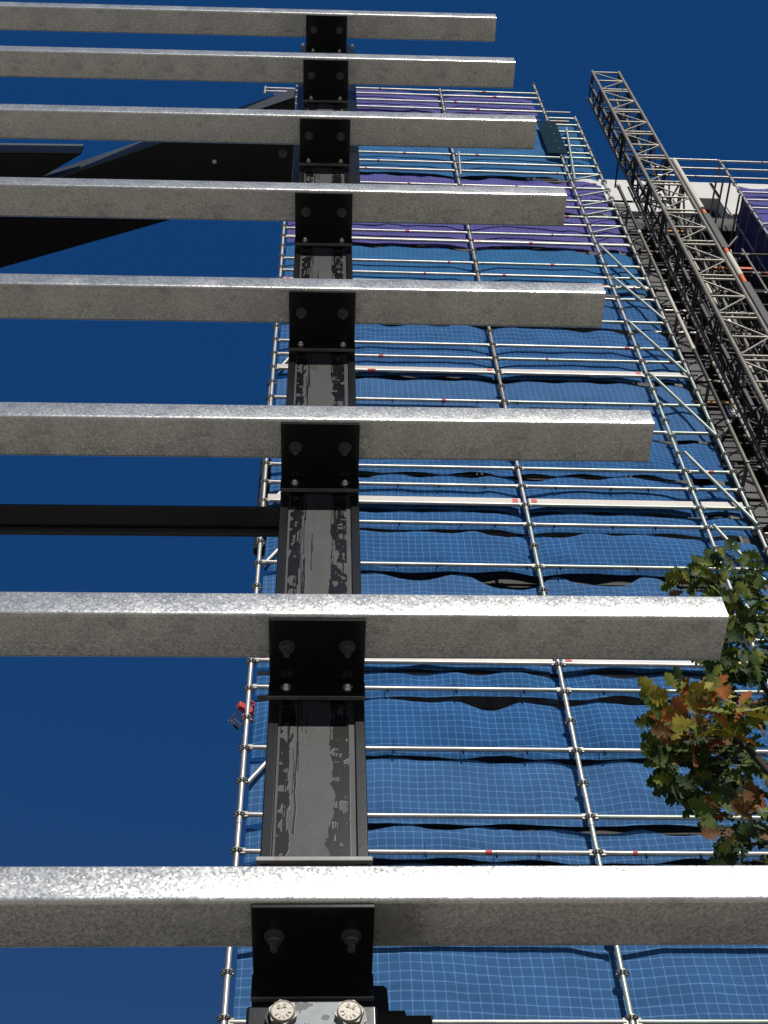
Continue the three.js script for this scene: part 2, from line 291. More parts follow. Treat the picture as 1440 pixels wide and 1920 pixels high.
{
  const c = group('steel_column', 'black painted steel column smeared with adhesive behind the purlins', 'column');
  c.position.set(colX, 0, -DC);
  // two edge strips standing proud of the filmed face between them
  for (const s of [-1, 1]) mesh('edge_strip', rbox(0.027, colTop, 0.21, 0.003, s * (HALF - 0.0135), colTop / 2, -0.1052), M.black, c);
  const face = new THREE.PlaneGeometry(0.1935, colTop - 0.02, 1, 1); const uv = face.attributes.uv;
  for (let i = 0; i < uv.count; i++) uv.setXY(i, uv.getX(i), uv.getY(i) * colTop / 1.94 + 0.13);
  mesh('column_face', face.translate(0, colTop / 2, -0.0070), M.film, c);
  mesh('column_core', box(0.1930, colTop, 0.19, 0, colTop / 2, -0.103), M.black, c);
  mesh('base_plate', rbox(0.4, 0.03, 0.4, 0.004, 0, 0.015, -0.1), M.black, c);
  // wide end plate at the head, where the raking beam is bolted on
  const y0 = hitZ(660, 345, DC + 0.2).y, y1 = hitZ(660, 84, DC + 0.2).y;
  mesh('end_plate', rbox(0.36, y1 - y0, 0.016, 0.003, 0.006, (y0 + y1) / 2, -0.212), M.black, c);
  for (const s of [-1, 1]) mesh('end_plate_bolt', lipBolt, M.bolt, c).position.set(0.006 + s * 0.166, y1 - 0.03, -0.2035);
  // splice ledge above the lowest purlin and the heavy splice plate under it
  const yl = hitZ(600, 1616, DC).y;
  mesh('splice_ledge', rbox(HALF * 2 + 0.018, 0.014, 0.016, 0.003, 0, yl, 0.004), new THREE.MeshStandardMaterial({ map: tubeMap, color: new THREE.Color(0.5, 0.52, 0.55), metalness: 0.2, roughness: 0.6 }), c);
  const zS = 0.085, ys = hitZ(600, 1876, DC - zS).y;
  mesh('splice_block', rbox(HALF * 2 + 0.01, 0.42, zS - 0.012, 0.006, 0, ys - 0.212, (zS - 0.012) / 2 + 0.0006), M.black, c);
  mesh('splice_plate', rbox(0.112, 0.38, 0.012, 0.003, 0.002, ys - 0.192, zS - 0.0055), M.wornPlate, c);
  for (const [px, r] of [[530, 0.2], [655, -0.35]]) {
    const q = hitZ(px, 1897, DC - zS - 0.012);
    const b = mesh('splice_bolt', hexHead(0.029, 0.019), M.boltWorn, c);
    b.position.set(q.x - colX, q.y, zS - 0.003); b.rotation.z = r;
    mesh('head_rim', new THREE.TorusGeometry(0.0225, 0.0014, 8, 32).translate(0, 0, 0.019), M.boltWorn, b);
    const t = new TextGeometry('8.8', { font, size: 0.010, depth: 0.002, curveSegments: 3 }); t.center();
    mesh('head_marking', t.translate(0, 0.010, 0.0198), M.boltWorn, b);
    for (let k = 0; k < 5; k++) mesh('head_marking', box(0.0024, 0.007, 0.002, 0, -0.014, 0.0198).rotateZ((k - 2) * 0.55), M.boltWorn, b);
    mesh('bolt_washer', new THREE.CylinderGeometry(0.034, 0.034, 0.006, 32).rotateX(Math.PI / 2).translate(0, 0, -0.002), M.black, b);
  }
  // black stepped bracket on the right flank
  const a = hitZ(707, 1850, DC + 0.03), S = new THREE.Shape();
  const w1 = hitZ(724, 1850, DC + 0.03).x - a.x, h1 = a.y - hitZ(707, 1897, DC + 0.03).y, w2 = hitZ(758, 1897, DC + 0.03).x - a.x, w3 = hitZ(806, 1897, DC + 0.03).x - a.x;
  S.moveTo(-0.05, 0); S.lineTo(w1 - 0.006, 0); S.lineTo(w1, -0.006); S.lineTo(w1 + 0.002, -h1); S.lineTo(w2, -h1); S.lineTo(w2 + 0.003, -h1 - 0.012); S.lineTo(w3, -h1 - 0.012); S.lineTo(w3, -h1 - 0.3); S.lineTo(-0.05, -h1 - 0.3);
  mesh('side_bracket', metreUV(new THREE.ExtrudeGeometry(S, { depth: 0.03, bevelEnabled: true, bevelSize: 0.002, bevelThickness: 0.002, bevelSegments: 2 }).translate(a.x - colX, a.y, -0.06)), M.black, c);
  for (let k = 0; k < 12; k++) mesh('bolt_thread', box(0.0022, 0.006, 0.02, w2 + 0.008 + k * 0.0045 + a.x - colX, a.y - h1 - 0.009, -0.045), M.black, c);
}
// black steel going off to the left: raking beam, its cross beam, and a lower rail
{
  const h = hitZ(550, 186, DC + 0.16).y, fr = [[552, 186], [-60, 394]], bk = [[552, 345], [-60, 519]];
  const quadBeam = (pts, hgt) => {              // slab with a given plan outline, its underside at height h
    const s = new THREE.Shape(pts.map(p => new THREE.Vector2(p.x, -p.z)));
    return metreUV(new THREE.ExtrudeGeometry(s, { depth: hgt, bevelEnabled: true, bevelSize: 0.003, bevelThickness: 0.003, bevelSegments: 2 }).rotateX(-Math.PI / 2).translate(0, h, 0));
  };
  const A = hitY(...fr[0], h), B = hitY(...fr[1], h), C = hitY(...bk[1], h), D = hitY(...bk[0], h);
  const g = group('raking_beam', 'black steel beam running back to the left from the column head', 'beam');
  mesh('beam_body', quadBeam([A, B, C, D], 0.17), M.black, g);
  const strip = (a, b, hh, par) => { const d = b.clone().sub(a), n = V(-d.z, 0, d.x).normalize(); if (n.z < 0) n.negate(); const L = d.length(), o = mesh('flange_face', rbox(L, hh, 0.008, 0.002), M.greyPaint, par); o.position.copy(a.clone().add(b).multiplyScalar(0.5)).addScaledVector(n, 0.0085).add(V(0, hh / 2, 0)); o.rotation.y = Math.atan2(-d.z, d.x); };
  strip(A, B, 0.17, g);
  for (const [px, py, m] of [[530, 288, M.boltDull], [402, 303, M.bolt]]) { const q = hitY(px, py, h - 0.004); mesh('beam_bolt', m === M.bolt ? lipBolt.clone().rotateX(Math.PI / 2) : underBolt.clone().scale(1.3, 0.6, 1.3), m, g).position.copy(q); }
  const g2 = group('cross_beam', 'short black steel beam meeting the raking beam at the left edge', 'beam');
  const P = [[150, 290], [-60, 287], [-60, 372], [30, 359]].map(p => hitY(...p, h));
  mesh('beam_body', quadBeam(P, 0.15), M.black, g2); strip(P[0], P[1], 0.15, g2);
  const r = group('side_rail', 'slim black steel rail joining the left side of the column', 'rail');
  const y = hitZ(300, 951, DC + 0.02).y, zb = -hitY(300, 991, y).z, zf = DC + 0.02, dn = y - hitZ(300, 999, zb).y;
  mesh('rail_plate', rbox(3.2, 0.012, zb - zf, 0.003, colX - HALF - 1.6, y + 0.006, -(zf + zb) / 2), M.black, r);
  mesh('rail_toe', rbox(3.2, dn + 0.01, 0.014, 0.003, colX - HALF - 1.6, y - dn / 2 + 0.005, -zb - 0.0072), M.dark, r);
}

// ------------------------------------------------------------------ scaffold in front of the netted building
const DF = 9.6, fx = toWorld(alongDir(-932)), TURN = Math.atan2(-fx.z, fx.x), cT = Math.cos(TURN), sT = Math.sin(TURN);
const nF = V(sT, 0, cT), O = V(0, 0, -DF);
function loc(px, py, zo = 0) {           // pixel to the facade's own axes (x along it, y up, z out of it)
  const r = rayDir(px, py), eye = V(0, EYE, 0), t = (O.clone().addScaledVector(nF, zo).sub(eye)).dot(nF) / r.dot(nF), p = eye.addScaledVector(r, t).sub(O);
  return V(p.x * cT - p.z * sT, p.y, zo);
}
const facade = (o) => { o.position.copy(O); o.rotation.y = TURN; return o; };
const TR = 0.0245;
const XL = loc(448, 1545).x, XM = loc(1113, 1566).x, X1 = loc(1213, 703).x, X2 = loc(1343, 817).x;
const K0 = loc(1122, 1600).y, RING = (loc(917, 599).y - K0) / 25 > 0 ? (loc(929, 673).y - K0) / 22 : 0.45;
const topY = { L: loc(553, 168).y, M: loc(843, 168).y, A: loc(1032, 160).y, B: loc(1078, 220).y };
// rosette: disc with eight holes
const rosetteGeo = (() => {
  const s = new THREE.Shape(); s.absarc(0, 0, 0.060, 0, Math.PI * 2);
  for (let k = 0; k < 8; k++) { const a = k * Math.PI / 4, h = new THREE.Path(), w = k % 2 ? 0.15 : 0.105; h.moveTo(0.030 * Math.cos(a - w), 0.030 * Math.sin(a - w)); h.absarc(0, 0, 0.050, a - w * 1.5, a + w * 1.5, false); h.absarc(0, 0, 0.031, a + w, a - w, true); s.holes.push(h); }
  return clean(new THREE.ExtrudeGeometry(s, { depth: 0.010, bevelEnabled: false, curveSegments: 7 }).rotateX(-Math.PI / 2));
})();
const scaffold = facade(group('scaffold', 'tall galvanised tube scaffold in front of the blue netting', 'scaffold'));
function standard(sc, x, z, y0, y1, tones, k0 = K0, rings = true) {        // stacked lengths of tube, each with its rosettes
  const step = RING * 6; let i = 0;
  for (let y = y0; y < y1 - 0.05; y += step, i++) {
    const e = Math.min(y + step - 0.004, y1), m = tones[Math.min(i, tones.length - 1)];
    const s = mesh('standard', tube(V(x, y, z), V(x, e, z), TR), m, sc);
    if (rings) for (let k = Math.ceil((y - k0) / RING + 1e-6); k0 + k * RING < e; k++) mesh('rosette', rosetteGeo, M.rosette, s).position.set(x, k0 + k * RING - 0.005, z);
    if (i && rings) mesh('spigot_collar', tube(V(x, y - 0.0, z), V(x, y + 0.16, z), TR + 0.0035), m, s);
  }
}
const T = M.tube, G = M.tubeGreen, Bn = M.tubeBrown;
standard(scaffold, XL, 0, 0, topY.L, [T]);
standard(scaffold, XM, 0, 0, topY.M, [T, T, T, G, T, G, T, Bn, Bn, T, T, T]);
standard(scaffold, X1, 0, 0, topY.A, [T, T, T, T, G, T, G, G, T, T]);
standard(scaffold, X2, 0, 0, topY.B, [T, T, T, T, G, T, G, G, T, T]);
for (const x of [XL, XM, X1, X2]) mesh('base_plate', box(0.16, 0.012, 0.16, x, 0.006, 0), M.deck, scaffold);
const atM = y => { const q = loc(XMpx(y), y); return q.y; };
function XMpx(y) { return 1122 + (1600 - y) * -0.1914; }
const LEVELS = [171, 180, 192, 205, 290.6, 306, 321, 348, 372, 385, 402, 418, 437.5, 454, 494, 516, 534, 556, 599, 648, 673, 700, 754, 806, 879, 912.5, 947, 984, 1062, 1151, 1197, 1245, 1294.5, 1407, 1532, 1600, 1680, 1765, 1917];
const headGeo = rbox(0.05, 0.07, 0.03, 0.006);
function ledger(sc, x0, x1, y, z, m = T, bands = 1, r = TR * 0.98) {
  const l = mesh('ledger', tube(V(x0 + 0.05, y, z), V(x1 - 0.05, y, z), r, 9), m, sc);
  mesh('ledger_head', headGeo, M.rosette, l).position.set(x0 + 0.055, y, z); mesh('ledger_head', headGeo, M.rosette, l).position.set(x1 - 0.055, y, z);
  for (let k = 0; k < bands; k++) { const x = x0 + (x1 - x0) * rnd(0.1, 0.92), w = rnd(0.03, 0.075); if (rnd() < 0.7) mesh('red_band', tube(V(x, y, z), V(x + w, y, z), r + 0.0012, 9), M.red, l); }
  return l;
}
LEVELS.forEach((p, i) => {
  const y = atM(p);
  ledger(scaffold, XL, XM, y, 0, T, i % 3 ? 1 : 2); if (y < topY.A) ledger(scaffold, XM, X1, y, 0, i % 2 ? T : G, 1);
  if (y < topY.B) ledger(scaffold, X1, X2, y, 0, G, i % 4 === 0 ? 1 : 0);
});
for (let k = 0; k < 7; k++) { const y = loc(1060, 222).y - 0.02 - k * RING; if (y > atM(290)) ledger(scaffold, X1, X2, y, 0, G, 0); }
// braces in the narrow bay
for (const [a, b] of [[[1062, 240], [1078, 337]], [[1178, 602], [1288, 700]], [[1222, 703], [1343, 817]], [[1284, 848], [1420, 983]], [[1338, 985], [1478, 1135]], [[1398, 1135], [1530, 1290]], [[1125, 460], [1213, 545]], [[1150, 520], [1246, 600]]]) {
  const p = loc(...a, 0.05), q = loc(...b, 0.05); mesh('diagonal_brace', tube(p, q, TR * 0.95), G, scaffold);
}
for (const [a, b] of [[[1086, 368], [1140, 358]], [[1092, 386], [1148, 376]], [[1098, 403], [1156, 392]], [[1112, 436], [1164, 425]], [[1078, 337], [1124, 328]]]) mesh('diagonal_brace', tube(loc(...a, 0.04), loc(...b, 0.04), TR * 0.7), G, scaffold);
mesh('diagonal_brace', tube(loc(860, 285, 0.05), loc(864, 328, 0.05), TR * 0.8), T, scaffold);
for (const [px, py, qx, qy] of [[464, 1468, 628, 1292], [497, 1056, 570, 981], [510, 940, 572, 876], [521, 694, 566, 646]]) mesh('diagonal_brace', tube(loc(px, py, -0.04), loc(qx, qy, -0.04), TR), T, scaffold);
// toe boards and decks
for (const [p, h] of [[205, 0.05], [321, 0.05], [454, 0.07], [534, 0.08], [700, 0.11], [947, 0.12], [1245, 0.05]]) {
  const y = atM(p);
  for (const [a, b] of [[XL, XM], [XM, X1], [X1, X2]]) {
    mesh('toe_board', rbox(b - a - 0.1, h, 0.026, 0.004, (a + b) / 2, y + 0.03 + h / 2, -0.012), M.alu, scaffold);
    for (let k = 0; k < 3; k++) mesh('deck_plank', box(b - a - 0.12, 0.05, 0.22, (a + b) / 2, y + 0.026, -0.30 - k * 0.235), M.deck, scaffold);
    if (b - a > 1) for (let k = 0; k < 1; k++) mesh('safety_sticker', box(0.07, h * 0.7, 0.003, rnd() < 0.5 ? a + 0.12 : b - 0.12, y + 0.03 + h / 2, 0.003), M.red, scaffold);
  }
}
// black cable ties holding the netting to the ledgers
for (const p of [1600, 1407, 1294.5, 1062, 984, 912.5, 754]) { const y = atM(p); for (let k = 0; k < 7; k++) { const x = XL + 0.5 + (X1 - XL - 0.6) * (k + rnd(0.2, 0.8)) / 7; mesh('cable_tie', merge([tube(V(x, y - 0.03, 0.012), V(x + rnd(-0.02, 0.02), y + rnd(0.08, 0.2), -0.01), 0.004, 5), tube(V(x, y - 0.028, 0.001), V(x + 0.012, y - 0.028, 0.001), TR + 0.004, 9)]), M.cable, scaffold); } }
// short bay reaching out at the top left, and the bracket tube lower down on the left
{
  const xa = loc(498, 166, -0.1).x;
  for (const p of [166, 172]) mesh('ledger', tube(V(xa, loc(520, p, -0.03).y, -0.03), V(XL, loc(520, p, -0.03).y, -0.03), TR), T, scaffold);
  mesh('standard', tube(V(xa, loc(498, 174).y, -0.03), V(xa, loc(498, 160).y, -0.03), TR), Bn, scaffold);
  const zb = -0.9, q0 = loc(484, 1020, zb), q1 = loc(494, 718, zb);
  mesh('bracket_tube', tube(V(q0.x, q0.y, zb), V(q0.x, q1.y, zb), TR), T, scaffold);
  for (const p of [722, 748]) mesh('rosette', rosetteGeo, M.rosette, scaffold).position.set(q0.x, loc(494, p, zb).y, zb);
  for (const p of [880, 950]) mesh('bracket_arm', tube(V(q0.x, loc(490, p, zb).y, zb), V(XL, loc(490, p, zb).y, 0), TR), T, scaffold);
  const c = facade(single('rolled_tarp', tube(V(q0.x + 0.02, loc(488, 1024, zb).y, zb - 0.09), V(q0.x + 0.02, loc(490, 858, zb).y, zb - 0.09), 0.085, 14), M.rubber, 'dark rolled tarp standing behind the left edge of the scaffold', 'tarp'));
}
for (const [x, y] of [[455, 1458]]) { const q = loc(x, y, -0.1); mesh('spigot_collar', tube(V(q.x, q.y - 0.2, -0.1), V(q.x, q.y + 0.2, -0.1), TR), T, scaffold); mesh('bracket_arm', tube(V(q.x, q.y, -0.1), V(XL, q.y, 0), TR * 0.8), T, scaffold); }

// netting: one wavy sheet per band, hung behind the tubes
const wave = (x, y, s) => fbm(x * 0.9 + s * 7.3, y * 0.9 + s * 3.1, 4096, s, 3) - 0.5;
function sheet(label, x0, x1, y0, y1, m, s, opt = {}) {
  const nx = 110, ny = Math.max(14, Math.round((y1 - y0) * 14)), pos = [], uv = [], idx = [];
  const amp = opt.amp ?? 0.11, cell = opt.cell ?? [1.35, 1.35], sag = opt.sag ?? 0.06, tie = opt.tie ?? 0.75;
  const posts = [XL, XM, X1, X2], rails = LEVELS.map(atM);
  for (let j = 0; j <= ny; j++) for (let i = 0; i <= nx; i++) {
    const u = i / nx, v = j / ny, x = x0 + (x1 - x0) * u; let y = y0 + (y1 - y0) * v;
    const ph = mod(x / tie + s * 0.37, 1), dip = Math.pow(Math.sin(Math.PI * ph), 1.6) * (0.4 + 1.2 * hash(i32(x / tie + s * 0.37), s));
    y -= sag * dip * v ** 6; if (v < 0.2) y += 0.5 * sag * dip * (1 - v * 5);
    const corner = Math.max(0, (x - (x1 - 0.35)) / 0.35); y -= 0.16 * corner ** 3 * v ** 2 * Math.min(1, (y1 - y0) * 0.6);
    const edge = Math.min(1, (x - x0) / 0.3, (x1 - x) / 0.3), pin = Math.min(1, 0.15 + 2.2 * Math.min(...posts.map(p => Math.abs(p - x))));
    const rail = Math.min(1, 0.25 + 1.6 * Math.min(...rails.map(q => Math.abs(q - y))));
    let z = -0.085 - 0.05 * (1 - pin) + amp * (0.9 * wave(x, y * 1.2, s) + 0.75 * wave(x * 3.2, y * 0.7, s + 3) + 0.25 * wave(x * 2, y * 6, s + 5)) * pin * rail * 1.6;
    z += (opt.belly ?? 0.02) * Math.sin(Math.PI * v) * pin;
    if (z > -0.03) z = -0.03 - 0.0;
    pos.push(x + 0.02 * wave(x * 2, y * 2, s + 9), y + 0.015 * wave(x * 2.2, y * 2, s + 8), z);
    const st = 0.035 * wave(x * 1.5, y * 1.5, s + 12);
    uv.push((x + st) / cell[0], (y + st * 1.4 + 0.10 * wave(x * 1.1, y * 0.3, s + 6)) / cell[1]);
  }
  for (let j = 0; j < ny; j++) for (let i = 0; i < nx; i++) { const a = j * (nx + 1) + i, b = a + nx + 1; idx.push(a, a + 1, b, a + 1, b + 1, b); }
  const g = new THREE.BufferGeometry(); g.setAttribute('position', new THREE.Float32BufferAttribute(pos, 3)); g.setAttribute('uv', new THREE.Float32BufferAttribute(uv, 2)); g.setIndex(idx); g.computeVertexNormals();
  return facade(single('netting_sheet', g, m, label, 'netting', 'netting sheets behind the scaffold'));
}
const NX0 = XL + 0.06, NX1 = X2 - 0.02, C13 = [1.35, 1.35];
const ORD = ['first', 'second', 'third', 'fourth', 'fifth', 'sixth', 'seventh', 'eighth', 'ninth', 'tenth', 'eleventh', 'twelfth', 'thirteenth', 'fourteenth', 'fifteenth', 'sixteenth', 'seventeenth', 'eighteenth', 'nineteenth', 'twentieth', 'twenty-first', 'twenty-second'];
const BANDS = [
  [1917, 2300, 'blue', { cell: [1.45, 1.45], amp: 0.06 }], [1600, 1917, 'faded', { cell: [1.5, 1.5], amp: 0.06 }], [1532, 1600, 'faded', { sag: 0.07 }], [1407, 1532, 'faded', { sag: 0.05, amp: 0.08 }],
  [1294.5, 1407, 'blue', { belly: 0.10, amp: 0.14, sag: 0.09 }], [1245, 1294.5, 'blue', { amp: 0.12 }], [1151, 1245, 'blue', {}], [1062, 1151, 'faded', { sag: 0.24, tie: 1.1 }],
  [984, 1062, 'blue', { belly: 0.10, amp: 0.14, sag: 0.06 }], [947, 984, 'blue', { amp: 0.10, sag: 0.03 }], [879, 947, 'blue', { amp: 0.13, sag: 0.07 }], [806, 879, 'blue', { amp: 0.12, sag: 0.10 }],
  [700, 806, 'faded', { amp: 0.05, cell: [1.35, 1.0] }], [599, 700, 'blue', { cell: [1.2, 2.2], amp: 0.10, sag: 0.08 }], [534, 599, 'blue', { amp: 0.10 }], [454, 534, 'cyan', { amp: 0.09, sag: 0.08 }],
  [385, 454, 'purple', { cell: [1.35, 2.4], sag: 0.14, amp: 0.12 }], [321, 385, 'purple', { cell: [1.35, 2.4], sag: 0.12 }], [211, 321, 'cyan', { sag: 0.12 }], [165, 211, 'purple', { cell: [1.35, 2.4], sag: 0.1, amp: 0.12 }],
];
const TONE = { blue: 'deep blue', faded: 'pale blue', cyan: 'turquoise blue', purple: 'purple' };
BANDS.forEach(([a, b, m, o], i) => {
  const yt = atM(a) - 0.05, yb = Math.max(0.1, atM(b) - 0.03), right = a < 200 ? X1 - 0.12 : NX1;
  sheet(`${TONE[m]} netting sheet behind the scaffold, ${ORD[i]} band up from the lowest`, a < 200 ? XL - 0.45 : NX0, right, yb, yt, NET[m], i * 3 + 2, o);
});
facade(single('shade_cloth', (() => { const a = loc(1006, 228, 0.05), b = loc(1040, 226, 0.05), c = loc(1006, 286, 0.05); return box(b.x - a.x, a.y - c.y, 0.006, (a.x + b.x) / 2, (a.y + c.y) / 2, 0.05); })(), M.shade, 'small dark shade cloth hung beside the end of the third purlin from the top', 'cloth'));

// ------------------------------------------------------------------ buildings
{
  const b = facade(group('netted_building', 'dark building face standing behind the netting and scaffold', 'building'));
  const z = -1.25, xl = XL + 0.55, xr = X2 + 0.05, h = loc(900, 236, z).y;
  mesh('wall', box(xr - xl, h, 8, (xl + xr) / 2, h / 2, z - 4), M.dark, b);
  for (let y = 3.2; y < h - 1; y += RING * 8) mesh('floor_edge', box(xr - xl - 0.02, 0.35, 0.06, (xl + xr) / 2, y, z + 0.031), M.concrete, b);
}
const zBack = -3.4;
{
  const b = facade(group('cream_building', 'cream topped building with dark cladding in the gap behind the hoist mast', 'building'));
  const xl = X2 + 0.1, xr = loc(1640, 420, zBack).x + 6, yt = loc(1360, 346, zBack).y, yb = loc(1360, 401, zBack).y;
  mesh('lower_wall', box(xr - xl, yb - 0.04, 6, (xl + xr) / 2, (yb - 0.04) / 2, zBack - 3.1), M.dark, b);
  // cream parapet panels with a square recess
  const cut = [loc(1304, 380, zBack).x, loc(1352, 380, zBack).x], yr0 = loc(1330, 401, zBack).y, yr1 = loc(1330, 372, zBack).y;
  const seam = loc(1346, 365, zBack).x, panel = (x0, x1, y0, y1) => mesh('wall_panel', rbox(x1 - x0 - 0.02, y1 - y0 - 0.02, 0.3, 0.008, (x0 + x1) / 2, (y0 + y1) / 2, zBack - 0.15), M.plaster, b);
  panel(xl, loc(1230, 380, zBack).x, yb, yt); panel(loc(1230, 380, zBack).x, cut[0], yb, yt); panel(cut[0], seam, yr1, yt); panel(seam, cut[1], yr1, yt); panel(cut[1], cut[1] + 3, yb, yt); panel(cut[1] + 3, xr, yb, yt);
  mesh('roof_slab', box(xr - xl, 0.12, 6, (xl + xr) / 2, yt + 0.05, zBack - 3), M.plaster, b);
  mesh('recess', box(cut[1] - cut[0], yr1 - yb + 0.4, 0.3, (cut[0] + cut[1]) / 2, (yr1 + yb) / 2 + 0.2, zBack - 0.62), M.dark, b);
  mesh('window_pane', box(cut[1] - cut[0] - 0.3, yr1 - yb - 0.2, 0.02, (cut[0] + cut[1]) / 2, (yr1 + yb) / 2, zBack - 0.455), M.glass, b);
  // ribbed dark cladding boards and grey service panels
  for (let k = 0; k < 36; k++) mesh('cladding_board', rbox(0.19, yb - 1, 0.05, 0.008, xl + 0.15 + k * 0.21, (yb - 1) / 2 + 0.4, zBack - 0.074), k % 5 === 2 ? M.dark : M.darker, b);
  for (let y = 2.5; y < yb - 0.6; y += RING * 4) mesh('floor_edge', box(xr - xl, 0.22, 0.5, (xl + xr) / 2, y, zBack + 0.21), M.darker, b);
}

// ------------------------------------------------------------------ hoist mast
const zM = 0.15, mA = loc(1352, 600, zM), mB = loc(1425, 600, zM), MW = mB.x - mA.x, SEC = 1.44;
{
  const m = facade(group('hoist_mast', 'brown lattice hoist mast rising higher than the scaffold', 'hoist mast'));
  const yTop = loc(1108, 134, zM).y, n = Math.ceil(yTop / SEC), x0 = mA.x, x1 = mB.x, z0 = zM, z1 = zM - MW, C = 0.038, R = 0.020;
  const chord = merge([[x0, z0], [x1, z0], [x0, z1], [x1, z1]].map(([x, z]) => tube(V(x, 0, z), V(x, SEC - 0.006, z), C, 12)));
  const P = (x, y) => V(x, y, z0), rung = y => tube(P(x0 + C, y), P(x1 - C, y), R, 8);
  const rungs = [rung(0.09), rung(SEC / 2), rung(SEC - 0.06)], braces = [tube(P(x1 - C, SEC / 2 + 0.02), P(x0 + C, SEC - 0.12), R * 0.75, 7), tube(P(x1 - C, SEC / 2 - 0.03), P(x0 + C, 0.15), R * 0.75, 7)];
  const side = [];
  for (const x of [x0, x1]) { side.push(tube(V(x, 0.09, z0), V(x, 0.09, z1), R, 7), tube(V(x, SEC - 0.06, z0), V(x, SEC - 0.06, z1), R, 7), tube(V(x, 0.12, z0), V(x, SEC / 2, z1), R, 7), tube(V(x, SEC / 2, z1), V(x, SEC - 0.1, z0), R, 7)); }
  side.push(tube(V(x0, 0.09, z1), V(x1, 0.09, z1), R, 7), tube(V(x0, SEC / 2, z1), V(x1, SEC / 2, z1), R, 7), tube(V(x0, SEC - 0.06, z1), V(x1, SEC - 0.06, z1), R, 7), tube(V(x0, SEC / 2, z1), V(x1, SEC - 0.06, z1), R, 7), tube(V(x0, SEC / 2, z1), V(x1, 0.09, z1), R, 7));
  const sideGeo = merge(side);
  for (let k = 0; k < n; k++) {
    const y = yTop - (k + 1) * SEC; if (y < -0.2) break;
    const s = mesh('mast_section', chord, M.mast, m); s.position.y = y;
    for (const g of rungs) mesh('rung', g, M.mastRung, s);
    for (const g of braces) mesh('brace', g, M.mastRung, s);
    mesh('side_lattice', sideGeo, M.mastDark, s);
    if (k % 2 === 0) mesh('joint_clip', merge([box(0.03, 0.09, 0.03, x0 + MW * 0.2, 0.05, z0 + 0.01), box(0.03, 0.09, 0.03, x0 + MW * 0.78, 0.05, z0 + 0.01)]), M.boltDull, s);
    mesh('gear_rack', box(0.06, SEC - 0.01, 0.05, x0 - 0.0, SEC / 2, (z0 + z1) / 2), M.cable, s);
  }
  const yb = Math.max(0, yTop - n * SEC);
  mesh('mast_base', box(MW + 0.5, 0.3, MW + 0.5, (x0 + x1) / 2, 0.15, (z0 + z1) / 2), M.dark, m);
}
